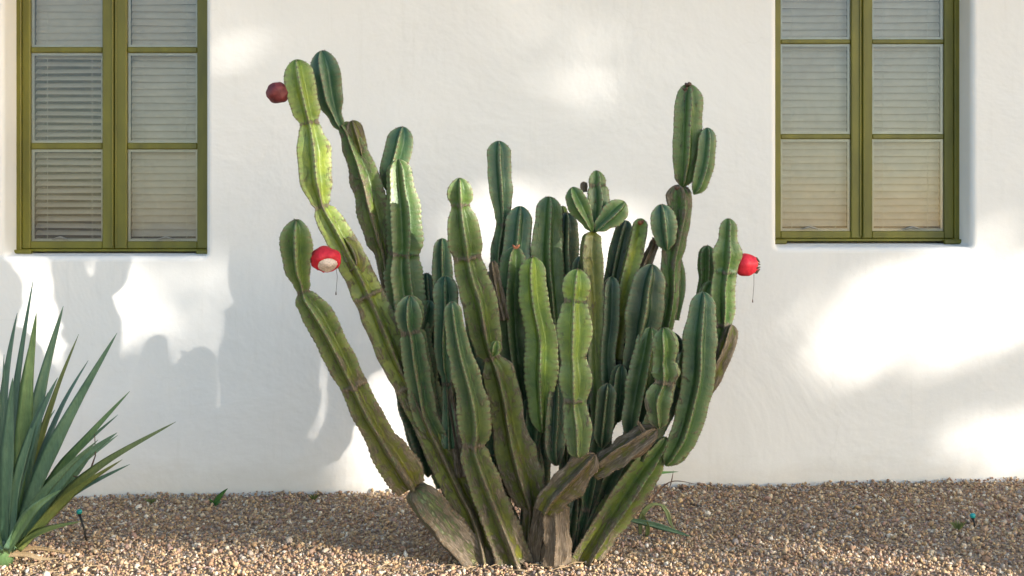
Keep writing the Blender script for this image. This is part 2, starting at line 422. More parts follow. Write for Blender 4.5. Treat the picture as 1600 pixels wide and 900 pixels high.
ground = g.build('ground', m_soil, smooth=True); tag(ground, kind='structure')

# loose gravel: real stones
def gravel():
    phi = (1 + 5 ** .5) / 2
    ico = np.array([(-1, phi, 0), (1, phi, 0), (-1, -phi, 0), (1, -phi, 0), (0, -1, phi), (0, 1, phi), (0, -1, -phi), (0, 1, -phi), (phi, 0, -1), (phi, 0, 1), (-phi, 0, -1), (-phi, 0, 1)], float)
    ico /= np.linalg.norm(ico[0])
    fc = np.array([(0, 11, 5), (0, 5, 1), (0, 1, 7), (0, 7, 10), (0, 10, 11), (1, 5, 9), (5, 11, 4), (11, 10, 2), (10, 7, 6), (7, 1, 8), (3, 9, 4), (3, 4, 2), (3, 2, 6), (3, 6, 8), (3, 8, 9), (4, 9, 5), (2, 4, 11), (6, 2, 10), (8, 6, 7), (9, 8, 1)])
    n = 100000
    # denser where seen
    X = rng.uniform(-4.3, 4.3, n); Y = -rng.uniform(0.0, 1.0, n) ** 1.0 * 2.35 - 0.004
    s = 0.0051 * np.exp(rng.normal(0, 0.44, n)); s = np.clip(s, 0.003, 0.018)
    Z = np.array([ground_z(x, y) for x, y in zip(X, Y)])
    Z += rng.uniform(-0.006, 0.016, n) + s * 0.2
    # drift of stones against the wall, uneven line
    nearw = np.exp(Y / 0.05); Z += nearw * (0.010 + 0.012 * np.sin(X * 5.1) * np.sin(X * 2.3 + 1))
    sc3 = np.stack([s * rng.uniform(.8, 1.6, n), s * rng.uniform(.7, 1.3, n), s * rng.uniform(.5, .95, n)], 1)
    q = rng.normal(size=(n, 4)); q /= np.linalg.norm(q, axis=1)[:, None]
    a, b_, c, d = q.T
    M = np.stack([1 - 2 * (c * c + d * d), 2 * (b_ * c - a * d), 2 * (b_ * d + a * c), 2 * (b_ * c + a * d), 1 - 2 * (b_ * b_ + d * d), 2 * (c * d - a * b_), 2 * (b_ * d - a * c), 2 * (c * d + a * b_), 1 - 2 * (b_ * b_ + c * c)], 1).reshape(n, 3, 3)
    V = ico[None] * (1 + rng.uniform(-.22, .22, (n, 12, 1)))
    V = V * sc3[:, None, :]
    V = np.einsum('nij,nkj->nki', M, V) + np.stack([X, Y, Z], 1)[:, None, :]
    V = V.reshape(-1, 3)
    V[:, 1] = np.minimum(V[:, 1], -0.001)
    Fc = (fc[None] + (np.arange(n) * 12)[:, None, None]).reshape(-1)
    me = bpy.data.meshes.new('gravel')
    me.vertices.add(len(V)); me.vertices.foreach_set('co', V.ravel().astype(np.float32))
    me.loops.add(len(Fc)); me.loops.foreach_set('vertex_index', Fc.astype(np.int32))
    nf = n * 20
    me.polygons.add(nf); me.polygons.foreach_set('loop_start', np.arange(nf, dtype=np.int32) * 3)
    me.update(calc_edges=True)
    m, t, b = mat('crushed_stone')
    ge = N(t, 'ShaderNodeNewGeometry')
    cr = ramp(t, ge.outputs['Random Per Island'], [(0.0, (0.24, 0.15, 0.10)), (0.12, (0.37, 0.215, 0.12)), (0.28, (0.54, 0.36, 0.18)), (0.40, (0.34, 0.225, 0.16)), (0.50, (0.58, 0.41, 0.22)), (0.62, (0.40, 0.235, 0.175)), (0.72, (0.27, 0.235, 0.21)), (0.80, (0.64, 0.50, 0.35)), (0.88, (0.56, 0.38, 0.18)), (0.95, (0.70, 0.58, 0.42)), (1.0, (0.80, 0.72, 0.60))])
    n1 = noise_tex(t, 160, 3, 0.6)
    v = ramp(t, n1.outputs[0], [(0.3, (0.75, 0.73, 0.72)), (0.7, (1.15, 1.15, 1.15))])
    c = mix(t, 1.0, cr.outputs[0], v.outputs[0], 'MULTIPLY')
    t.links.new(c, b.inputs['Base Color']); b.inputs['Roughness'].default_value = 0.75
    me.materials.append(m)
    o = bpy.data.objects.new('gravel', me); C.objects.link(o)
    tag(o, 'loose tan, pink and brown crushed gravel covering the bed at the foot of the wall', 'gravel', kind='stuff')
gravel()

# ------------------------------------------------------------------ cactus
CY = -1.45
c0 = at(845, 878, CY)
cactus = empty('cactus', (c0.x, CY, ground_z(c0.x, CY)), 'large many-stemmed columnar cactus with red fruit, growing in gravel before the white wall', 'cactus')

PAL = dict(blue=(0.034, 0.098, 0.056), green=(0.062, 0.130, 0.034), lime=(0.17, 0.26, 0.040), olive=(0.110, 0.122, 0.016), dark=(0.016, 0.046, 0.026), wood=(0.085, 0.085, 0.025), grey=(0.066, 0.110, 0.048))  # dark has inner-clump shade in its colour; lime is yellowish, lightened to look sunlit

def cr_spline(P, m):
    """Catmull-Rom samples; P (k,3) -> positions + param"""
    k = len(P); out = []; prm = []
    for i in range(k - 1):
        p0 = P[max(i - 1, 0)]; p1 = P[i]; p2 = P[i + 1]; p3 = P[min(i + 2, k - 1)]
        for j in range(m):
            u = j / m
            out.append(0.5 * ((2 * p1) + (-p0 + p2) * u + (2 * p0 - 5 * p1 + 4 * p2 - p3) * u * u + (-p0 + 3 * p1 - 3 * p2 + p3) * u ** 3)); prm.append(i + u)
    out.append(P[-1]); prm.append(k - 1)
    return np.array(out), np.array(prm)

def stem(pts, d0, d1, pal='green', pal2=None, n=5, wood=(0.1, 0.0), phase=None, foot=False, depth=0.56, crest=1.0, label=None, blunt=1.15, rough=0.0):
    """pts from foot to tip in photo pixels with half width; d0/d1 metres toward the camera from the trunk plane"""
    k = len(pts)
    seg = [0.0]
    for i in range(1, k): seg.append(seg[-1] + math.hypot(pts[i][0] - pts[i - 1][0], pts[i][1] - pts[i - 1][1]))
    P = []; Rr = []
    for i, (x, y, h) in enumerate(pts):
        dd = d0 + (d1 - d0) * seg[i] / seg[-1]
        Y = CY - dd; P.append(np.array(at(x, y, Y))); Rr.append(h / F * (Y + CD) * 1.10)
    S, prm = cr_spline(np.array(P), 12)
    ln = np.concatenate([[0], np.cumsum(np.linalg.norm(np.diff(S, axis=0), axis=1))]); L = ln[-1]
    nr = max(14, int(L / 0.0072)); s = np.linspace(0, L, nr)
    # denser rings over the dome
    re = Rr[-1]; c = min(blunt * re, 0.45 * L)
    s = np.unique(np.concatenate([s[s < L - c], L - c + c * np.sin(np.linspace(0, math.pi / 2, 12))]))
    cb = 0
    if foot:
        cb = min(1.2 * Rr[0] + 0.012, 0.3 * L); s = np.unique(np.concatenate([cb * (1 - np.cos(np.linspace(0, math.pi / 2, 9))), s[s > cb]]))
    nr = len(s)
    pos = np.stack([np.interp(s, ln, S[:, a]) for a in range(3)], 1)
    pr = np.interp(s, ln, prm)
    i0 = np.minimum(pr.astype(int), k - 2); u = pr - i0; us = u * u * (3 - 2 * u)
    Rr = np.array(Rr); rad = Rr[i0] * (1 - us) + Rr[i0 + 1] * us
    tt = np.clip((s - (L - c)) / c, 0, 1); dome = np.sqrt(np.maximum(0, 1 - tt ** 2.2))
    ft = np.clip(1 - s / cb, 0, 1) if foot else np.zeros(nr); fdome = np.sqrt(np.maximum(0.0, 1 - ft ** 2 * 0.96))
    ctrl_s = np.interp(np.arange(k), prm, ln)
    joints = [ctrl_s[i] for i in range(1, k - 1) if pts[i][2] < pts[i - 1][2] and pts[i][2] < pts[i + 1][2]]
    jw = np.zeros(nr)
    for j in joints: jw = np.maximum(jw, np.exp(-((s - j) / 0.011) ** 2))
    tang = np.gradient(pos, axis=0); tang /= np.linalg.norm(tang, axis=1)[:, None] + 1e-9
    A = np.zeros((nr, 3)); a = np.array([0.0, -1.0, 0.0])
    for i in range(nr):
        a = a - tang[i] * a.dot(tang[i]); a /= np.linalg.norm(a); A[i] = a
    B = np.cross(tang, A)
    seed = random.uniform(0, 100)
    if phase is None: phase = random.uniform(0, 2 * math.pi / n)
    ph = phase + 0.25 * np.sin(s * 2.2 + seed) * 0.4
    mper = 12; nv = n * mper
    vv_ = (np.arange(mper) / mper); vv_ = np.where(vv_ < .5, .5 * (2 * vv_) ** 1.45, 1 - .5 * (2 * (1 - vv_)) ** 1.45)
    th = (np.arange(n)[:, None] + vv_[None, :]).ravel() * 2 * math.pi / n
    # cluster samples round the crests
    half = np.abs(np.sin(n * th / 2)); cw = (1 - half ** 0.85)
    cidx = np.round(th / (2 * math.pi / n)).astype(int) % n
    ap = 0.026
    aro = np.stack([0.5 + 0.5 * np.cos(2 * math.pi * (s / ap) + 1.7 * cidx[j] + seed + 0.9 * np.sin(s * 21 + cidx[j] * 2.1 + seed)) for j in range(nv)], 1)
    dep = depth * (1 - 0.35 * jw)
    prof = 1 - dep[:, None] * half[None, :] ** 0.98
    # flatter sides near the base of old stems
    prof *= 1 + (0.045 + 0.03 * math.sin(seed)) * (0.5 - aro ** 2) * (cw[None, :] ** 2)
    wob = np.array([[noise.noise(Vector((float(s[i]) * 13 + seed, float(cidx[j]) * 3.3, seed))) for j in range(0, nv, mper)] for i in range(nr)])
    ribs = np.repeat(wob, mper, axis=1)
    # smooth rib modulation so that it fades into the valleys
    prof *= 1 + (0.11 + rough) * np.roll(ribs, mper // 2, axis=1) * cw[None, :]
    nz = np.array([noise.noise(Vector((float(x) * 7, seed, 0.3))) for x in s])
    rr = (rad * (1 + 0.07 * nz) * dome * fdome)[:, None] * prof
    # growing tip slightly sunk between the rib ends
    lift = (tt ** 6 * re * 0.10)[:, None] * (cw[None, :] - 0.35)
    V = pos[:, None, :] + A[:, None, :] * (np.cos(th[None, :] + ph[:, None]) * rr)[:, :, None] + B[:, None, :] * (np.sin(th[None, :] + ph[:, None]) * rr)[:, :, None] + tang[:, None, :] * lift[:, :, None]
    org = np.array(root_of(cactus))
    V = (V - org).reshape(-1, 3)
    V = np.vstack([V, pos[-1] - org + tang[-1] * (-0.004), pos[0] - org])
    fs = []
    for i in range(nr - 1):
        o0 = i * nv
        for j in range(nv):
            j2 = (j + 1) % nv
            fs.append((o0 + j, o0 + j2, o0 + nv + j2, o0 + nv + j))
    ti = nr * nv
    fs += [((nr - 1) * nv + j, (nr - 1) * nv + (j + 1) % nv, ti) for j in range(nv)]
    fs += [((j + 1) % nv, j, ti + 1) for j in range(nv)]
    me = bpy.data.meshes.new('stem'); me.from_pydata(V.tolist(), [], fs)
    me.polygons.foreach_set('use_smooth', [True] * len(fs))
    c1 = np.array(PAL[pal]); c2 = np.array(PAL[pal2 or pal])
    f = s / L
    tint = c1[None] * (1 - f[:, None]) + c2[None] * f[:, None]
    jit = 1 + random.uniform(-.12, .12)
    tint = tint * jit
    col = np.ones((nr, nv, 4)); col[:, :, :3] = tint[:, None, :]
    wear = np.ones((nr, nv, 4))
    wr = wood[0] * (1 - f) + wood[1] * f
    wear[:, :, 0] = np.clip(wr[:, None] * (0.68 + 0.75 * cw[None, :]) + jw[:, None] * 0.45 + (tt[:, None] ** 8) * 0.25, 0, 1)
    wear[:, :, 1] = cw[None, :] ** 2.2 * crest * (1 - .5 * wr[:, None])
    wear[:, :, 2] = np.clip((aro ** 4) * (cw[None, :] ** 2.5) * 1.2, 0, 1)
    flow = np.ones((nr, nv, 4)); Rm = float(np.mean(rad))
    flow[:, :, 0] = np.cos(th)[None, :] * Rm + seed; flow[:, :, 1] = np.sin(th)[None, :] * Rm; flow[:, :, 2] = s[:, None] + seed
    for nm, arr in (('tint', col), ('wear', wear), ('flow', flow)):
        at_ = me.color_attributes.new(nm, 'FLOAT_COLOR', 'POINT')
        flat = np.vstack([arr.reshape(-1, 4), arr[-1, 0][None], arr[0, 0][None]])
        at_.data.foreach_set('color', flat.ravel().astype(np.float32))
    me.materials.append(m_cactus)
    o = bpy.data.objects.new('stem', me); C.objects.link(o); o.parent = cactus
    if label: o['label'] = label
    # woolly areoles with short spines along every rib
    sv = []; sf = []
    G = V[:nr * nv].reshape(nr, nv, 3)
    for c_ in range(n):
        jj = c_ * mper
        for i in range(2, nr - 1):
            if aro[i, jj] > aro[i - 1, jj] and aro[i, jj] >= aro[i + 1, jj] and random.random() > .25 * wr[i]:
                p = Vector(G[i, jj]); out_ = Vector(G[i, jj] - (pos[i] - org)); 
                if out_.length < .004: continue
                out_.normalize(); tg = Vector(tang[i]); sd = out_.cross(tg)
                n0 = len(sv); q = .0021 + .0012 * min(1, rad[i] / .05)
                sv += [p + out_ * q * .9, p + tg * q * 1.3, p + sd * q, p - tg * q * 1.3, p - sd * q]
                sf += [(n0, n0 + 1, n0 + 2), (n0, n0 + 2, n0 + 3), (n0, n0 + 3, n0 + 4), (n0, n0 + 4, n0 + 1)]
                for z_ in range(4):
                    dv = (out_ + tg * random.uniform(-.9, .9) + sd * random.uniform(-.9, .9)).normalized() * random.uniform(.005, .012)
                    e_ = dv.orthogonal().normalized() * .00045; m0 = len(sv)
                    sv += [p + e_, p - e_, p + dv]; sf.append((m0, m0 + 1, m0 + 2))
    if sf:
        ms = bpy.data.meshes.new('spines'); ms.from_pydata([tuple(v_) for v_ in sv], [], sf); ms.materials.append(m_spine)
        so = bpy.data.objects.new('spines', ms); C.objects.link(so); so.parent = o; so['kind'] = 'stuff'
    return o
m_spine = simple('areole_wool_and_spines', (0.20, 0.15, 0.10), .8, .5, 90)

# -- left side
stem([(756, 905, 28), (740, 874, 29), (702, 828, 29), (668, 786, 28), (648, 762, 22)], 0.0, .10, 'wood', 'grey', 4, (.70, .42), blunt=.5, label='brown woody leaning trunk at the far left of the cactus', depth=.34, crest=.4, rough=.1)
stem([(643, 760, 22), (630, 738, 29), (608, 705, 27), (593, 680, 22), (575, 650, 22), (552, 602, 20.5), (523, 541, 22), (497, 492, 24), (480, 468, 19), (474, 455, 9), (472, 443, 13), (466, 418, 20), (464, 382, 22.5), (463, 344, 20)], .10, .42, 'olive', 'green', 5, (.42, .08), phase=.05)
stem([(760, 900, 24), (745, 820, 24), (718, 762, 24), (690, 705, 24), (665, 655, 22), (640, 603, 21), (616, 555, 24), (597, 510, 25), (575, 462, 22), (556, 422, 23), (540, 392, 21), (522, 358, 21), (508, 334, 17), (503, 323, 11), (500, 312, 15), (493, 280, 25), (490, 240, 26), (486, 207, 17), (483, 192, 14), (478, 172, 21), (470, 135, 24), (463, 94, 18)], 0.02, .12, 'olive', 'lime', 5, (.50, .06), phase=.12)
stem([(545, 425, 8), (556, 412, 16), (551, 392, 15), (538, 372, 12)], .10, .10, 'olive', 'olive', 5, (.3, .2), foot=True)
stem([(640, 560, 14), (618, 480, 13), (606, 425, 13), (600, 395, 13), (594, 372, 20), (583, 325, 24), (572, 278, 24), (556, 235, 18), (543, 205, 12), (534, 194, 9)], -.08, -.06, 'olive', 'green', 5, (.42, .26), blunt=.6)
stem([(566, 246, 8), (562, 230, 11), (556, 210, 13), (550, 189, 12)], -.05, -.05, 'olive', 'olive', 5, (.32, .35), foot=True)
stem([(535, 204, 7), (526, 184, 11), (517, 155, 21), (510, 115, 24), (503, 80, 19)], -.06, -.05, 'blue', 'blue', 5, (.08, .02), foot=True, phase=-.12)
stem([(608, 300, 12), (615, 268, 20), (624, 232, 21), (630, 199, 18)], -.10, -.12, 'green', 'blue', 5, (.1, 0), foot=True, phase=-.08)
stem([(700, 760, 18), (672, 640, 22), (648, 540, 26), (636, 470, 28), (631, 425, 28), (631, 398, 23), (632, 375, 27), (630, 330, 26), (625, 285, 20), (622, 250, 17)], -.04, -.02, 'blue', 'green', 6, (.15, 0), phase=.48)
stem([(694, 700, 10), (680, 672, 18), (666, 645, 21), (657, 600, 21), (651, 565, 21), (646, 530, 20), (643, 517, 16), (641, 505, 20), (640, 490, 22), (640, 463, 20)], .03, .20, 'grey', 'blue', 6, (.3, .05))
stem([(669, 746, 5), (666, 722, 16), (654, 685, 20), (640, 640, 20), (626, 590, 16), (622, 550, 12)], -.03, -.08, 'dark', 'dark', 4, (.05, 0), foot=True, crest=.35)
# -- centre left
stem([(704, 700, 14), (699, 600, 8), (695, 570, 13), (694, 530, 16), (697, 480, 19), (696, 432, 19)], .06, .06, 'blue', 'blue', 6, (.2, 0), phase=0)
stem([(722, 745, 10), (714, 690, 9), (705, 640, 8), (699, 602, 7)], .08, .06, 'wood', 'wood', 5, (.7, .6), crest=.2)
stem([(710, 640, 14), (700, 520, 15), (692, 440, 16), (691, 373, 14)], -.12, -.16, 'blue', 'blue', 6, (.1, 0))
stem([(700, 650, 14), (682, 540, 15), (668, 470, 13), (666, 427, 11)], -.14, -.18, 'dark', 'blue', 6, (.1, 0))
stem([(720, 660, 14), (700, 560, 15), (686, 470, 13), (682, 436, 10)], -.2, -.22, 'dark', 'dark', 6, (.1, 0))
stem([(815, 905, 27), (803, 878, 26), (788, 838, 27), (772, 796, 26), (755, 750, 24), (742, 712, 22), (739, 694, 17), (741, 672, 24), (738, 630, 24), (729, 590, 22), (718, 548, 18), (711, 510, 14), (706, 472, 12)], .04, .34, 'olive', 'blue', 5, (.50, 0), phase=.1)
stem([(824, 905, 14), (826, 840, 12), (829, 800, 11), (828, 782, 22), (818, 745, 31), (806, 705, 31), (795, 660, 25), (789, 622, 25), (778, 580, 24), (768, 558, 13), (764, 545, 20), (756, 510, 25), (749, 470, 27), (737, 432, 24), (730, 402, 21), (727, 380, 26), (722, 345, 23), (719, 320, 15), (719, 308, 19), (718, 279, 18)], 0.0, .28, 'olive', 'green', 5, (.48, .06), phase=.0)
stem([(770, 556, 5), (774, 548, 8), (776, 533, 8)], .27, .29, 'green', 'green', 5, (.05, 0), foot=True)
stem([(790, 500, 8), (778, 450, 8), (770, 408, 7)], .0, .02, 'wood', 'wood', 5, (.6, .6))
stem([(800, 560, 16), (782, 440, 13), (779, 395, 13), (785, 352, 9), (785, 335, 12), (782, 295, 18), (779, 255, 18), (779, 221, 16)], -.3, -.34, 'green', 'blue', 5, (.35, 0), phase=.05)
stem([(815, 560, 18), (806, 430, 22), (809, 370, 21), (813, 323, 18)], -.22, -.26, 'blue', 'blue', 5, (.1, 0), phase=.0)
stem([(822, 660, 20), (806, 560, 22), (800, 480, 24), (803, 420, 21), (806, 386, 15)], -.06, -.08, 'dark', 'green', 5, (.1, .15), phase=-.35)
stem([(872, 600, 20), (860, 480, 25), (854, 400, 24), (856, 345, 21), (858, 308, 18)], -.22, -.26, 'green', 'green', 5, (.1, 0), phase=.25)
stem([(848, 676, 10), (846, 640, 20), (845, 590, 24), (846, 530, 24), (837, 480, 22), (833, 440, 21), (833, 402, 18)], .06, .06, 'green', 'lime', 5, (.04, 0), foot=True, phase=-.12)
stem([(905, 716, 8), (904, 705, 16), (904, 670, 21), (900, 640, 18), (899, 626, 17), (900, 592, 26), (898, 563, 19), (897, 555, 19), (899, 515, 26), (899, 480, 20), (899, 470, 15), (901, 448, 21), (903, 421, 18)], .32, .34, 'grey', 'lime', 5, (.2, 0), foot=True, phase=-.1)
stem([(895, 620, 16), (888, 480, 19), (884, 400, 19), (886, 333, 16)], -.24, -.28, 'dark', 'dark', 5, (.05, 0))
stem([(881, 380, 8), (880, 345, 7), (879, 322, 6)], -.33, -.33, 'olive', 'lime', 5, (.1, 0))
stem([(935, 730, 12), (932, 620, 13), (930, 540, 16), (928, 460, 19), (924, 400, 20), (925, 372, 17), (926, 362, 12)], -.02, -.06, 'green', 'olive', 4, (.25, .12), phase=.78, blunt=.8)
stem([(925, 362, 5), (921, 350, 9), (907, 322, 17), (899, 306, 15), (894, 293, 11)], -.04, -.05, 'green', 'green', 5, (.05, 0), foot=True)
stem([(929, 364, 5), (931, 350, 11), (934, 322, 18), (933, 300, 17), (932, 290, 13), (932, 282, 14), (932, 267, 12)], -.06, -.07, 'blue', 'green', 5, (.05, 0), foot=True, phase=.3)
stem([(931, 361, 5), (941, 350, 12), (956, 336, 18), (966, 326, 17), (976, 316, 14)], -.03, -.02, 'blue', 'green', 5, (.08, .05), foot=True)
stem([(912, 300, 5), (912, 284, 6)], -.08, -.08, 'wood', 'wood', 5, (.9, .9))
# -- right of centre
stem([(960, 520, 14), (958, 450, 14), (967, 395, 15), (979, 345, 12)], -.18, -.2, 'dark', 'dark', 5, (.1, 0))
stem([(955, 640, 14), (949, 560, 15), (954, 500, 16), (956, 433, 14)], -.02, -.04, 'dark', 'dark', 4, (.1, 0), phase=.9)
stem([(960, 560, 14), (972, 480, 14), (983, 430, 15), (994, 385, 16), (1002, 342, 14)], -.08, -.08, 'olive', 'lime', 4, (.1, .12), phase=.7, blunt=.7, label='yellow-green stem with a scarred flat top')
stem([(1006, 470, 9), (1008, 420, 10), (1022, 385, 8), (1024, 372, 8)], -.10, -.06, 'dark', 'wood', 5, (.3, .7))
stem([(1042, 392, 5), (1039, 375, 15), (1036, 350, 20), (1033, 320, 17)], .02, .03, 'blue', 'blue', 5, (.08, 0), foot=True, phase=-.05)
stem([(1000, 640, 12), (1030, 540, 11), (1042, 500, 12), (1048, 455, 13), (1048, 412, 16), (1055, 372, 18), (1062, 330, 19), (1058, 290, 22)], -.04, -.02, 'green', 'green', 4, (.0, .44), phase=.3, blunt=.7)
stem([(1066, 292, 9), (1068, 278, 14), (1071, 245, 21), (1072, 215, 22), (1074, 175, 22.5), (1076, 132, 18)], -.02, -.01, 'green', 'green', 5, (.25, .02), phase=.02, foot=True)
stem([(1084, 304, 4), (1092, 288, 12), (1100, 258, 15), (1104, 225, 14), (1105, 200, 11)], .01, .02, 'green', 'blue', 5, (.1, 0), foot=True, phase=.3)
for dx, dy in ((-4, 6), (3, 4), (-9, 14)):
    stem([(1077 + dx, 146 + dy, 4), (1076 + dx, 132 + dy, 4)], .005, .005, 'wood', 'wood', 5, (.95, .95))
stem([(1055, 500, 6), (1062, 440, 9), (1056, 400, 8)], -.10, -.10, 'green', 'green', 5, (.1, 0))
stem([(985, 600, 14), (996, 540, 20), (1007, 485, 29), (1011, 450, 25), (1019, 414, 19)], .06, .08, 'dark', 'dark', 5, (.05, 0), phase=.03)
stem([(1092, 600, 14), (1115, 560, 15), (1128, 520, 14), (1129, 508, 13), (1129, 480, 19), (1129, 445, 19), (1132, 425, 18), (1134, 398, 22), (1136, 372, 14), (1136, 366, 14), (1138, 342, 14)], -.01, .02, 'green', 'green', 5, (.2, 0), phase=.08)
stem([(1092, 540, 10), (1096, 480, 11), (1103, 440, 11), (1104, 415, 13), (1105, 384, 12)], -.10, -.12, 'green', 'green', 6, (.05, 0))
stem([(1100, 625, 6), (1116, 585, 13), (1136, 540, 13), (1144, 508, 10)], .08, .06, 'olive', 'olive', 4, (.45, .5), foot=True, label='scarred brown-sided stem at the right edge')
stem([(1040, 728, 5), (1050, 712, 14), (1067, 680, 21), (1080, 635, 23), (1090, 585, 25), (1092, 530, 25), (1096, 485, 20), (1099, 457, 16)], .16, .16, 'green', 'blue', 5, (.12, 0), foot=True, phase=.08)
stem([(1040, 727, 5), (1062, 705, 15), (1085, 655, 14), (1103, 600, 12), (1108, 540, 10)], .10, .10, 'green', 'green', 5, (.1, 0), foot=True)
stem([(1031, 670, 7), (1030, 655, 16), (1029, 625, 21), (1037, 603, 16), (1038, 597, 14), (1040, 582, 21), (1038, 566, 17), (1039, 560, 17), (1040, 540, 21), (1037, 513, 19)], .28, .30, 'grey', 'green', 6, (.22, .05), foot=True)
stem([(985, 690, 10), (992, 645, 22), (1003, 590, 24), (1012, 545, 21), (1017, 512, 16)], .12, .10, 'dark', 'green', 5, (.05, 0), foot=True, phase=.15)
stem([(1000, 720, 12), (1012, 680, 20), (1038, 620, 22), (1050, 560, 18), (1052, 520, 12)], .16, .1, 'dark', 'dark', 5, (.05, 0))
stem([(905, 905, 23), (917, 868, 24), (938, 832, 25), (962, 797, 27), (985, 762, 27), (1010, 728, 24), (1030, 704, 14), (1042, 684, 10)], .02, .16, 'olive', 'green', 5, (.45, .12), phase=.15)
for (x0, y0, x1, y1, h, dd, pl) in ((742, 560, 738, 478, 14, -.02, 'blue'), (788, 640, 776, 575, 15, .0, 'dark'), 
                                   (965, 660, 972, 570, 17, .05, 'dark'), (940, 700, 950, 600, 15, .1, 'dark'), (1062, 640, 1072, 545, 14, .1, 'green'),
                                   (760, 470, 764, 425, 9, -.12, 'dark'), (660, 540, 672, 470, 13, -.06, 'blue'), (905, 470, 910, 400, 14, -.15, 'dark')):
    stem([(x0, y0, h * .45), (x0 * .75 + x1 * .25, y0 * .75 + y1 * .25, h * .95), ((x0 + x1) / 2, (y0 + y1) / 2, h), (x1, y1, h * .9)], dd, dd + .03, pl, pl, 5, (.12, 0), foot=True)
stem([(930, 700, 14), (960, 620, 17), (975, 560, 15), (990, 500, 18), (996, 460, 15)], -.10, -.12, 'dark', 'dark', 5, (.1, 0), foot=True)
stem([(1010, 560, 12), (1026, 510, 15), (1032, 460, 14)], -.06, -.06, 'dark', 'green', 5, (.05, 0), foot=True)
stem([(925, 560, 8), (940, 520, 12), (944, 470, 11)], -.05, -.06, 'dark', 'dark', 5, (.05, 0), foot=True)
stem([(1070, 600, 10), (1084, 540, 13), (1094, 490, 14), (1112, 440, 12)], -.06, -.06, 'green', 'green', 5, (.05, 0), foot=True)
# -- broken woody stems and trunks
stem([(925, 738, 14), (948, 724, 20), (976, 704, 20), (1003, 686, 18), (1026, 670, 12)], .22, .26, 'olive', 'wood', 5, (.42, .66), rough=.28, crest=.2, label='broken brown stem lying aslant at the right of the base')
stem([(852, 800, 16), (866, 776, 22), (893, 748, 23), (916, 724, 20), (930, 710, 14)], .20, .26, 'olive', 'wood', 5, (.46, .52), rough=.2, crest=.2, label='brown corky stem leaning right above the tan trunk')
stem([(868, 910, 25), (868, 868, 21), (870, 830, 19), (868, 790, 18)], .08, .18, 'wood', 'wood', 7, (.95, .95), depth=.24, crest=.1, blunt=.35, rough=.35, label='tan woody trunk at the centre of the base')
stem([(838, 905, 16), (842, 850, 17), (850, 800, 18), (862, 760, 18)], .0, .10, 'wood', 'wood', 5, (.9, .8), depth=.2, crest=.1)
stem([(1012, 684, 5), (1002, 668, 3), (996, 657, 1.5)], .27, .28, 'wood', 'wood', 5, (.95, .95))
stem([(870, 728, 8), (866, 700, 16), (868, 660, 17), (870, 600, 15)], .10, .06, 'dark', 'dark', 6, (.3, .1), foot=True)
# -- stems filling the heart of the clump, darkened in colour for the shade there
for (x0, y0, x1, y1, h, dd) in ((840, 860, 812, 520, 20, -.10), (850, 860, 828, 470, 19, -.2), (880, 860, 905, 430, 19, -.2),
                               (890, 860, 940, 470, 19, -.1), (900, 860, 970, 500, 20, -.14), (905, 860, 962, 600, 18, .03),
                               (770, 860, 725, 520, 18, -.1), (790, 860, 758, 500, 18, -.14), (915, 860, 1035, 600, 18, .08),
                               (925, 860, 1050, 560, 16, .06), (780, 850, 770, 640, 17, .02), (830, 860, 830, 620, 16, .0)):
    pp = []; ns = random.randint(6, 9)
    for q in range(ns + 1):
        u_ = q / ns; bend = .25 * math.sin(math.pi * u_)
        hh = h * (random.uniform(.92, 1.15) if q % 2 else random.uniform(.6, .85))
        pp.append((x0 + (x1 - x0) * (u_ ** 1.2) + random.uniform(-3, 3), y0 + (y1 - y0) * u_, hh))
    stem(pp, -.02, dd, 'dark', random.choice(('dark', 'green', 'blue')), random.choice((5, 6)), (.25, .05), crest=.8)

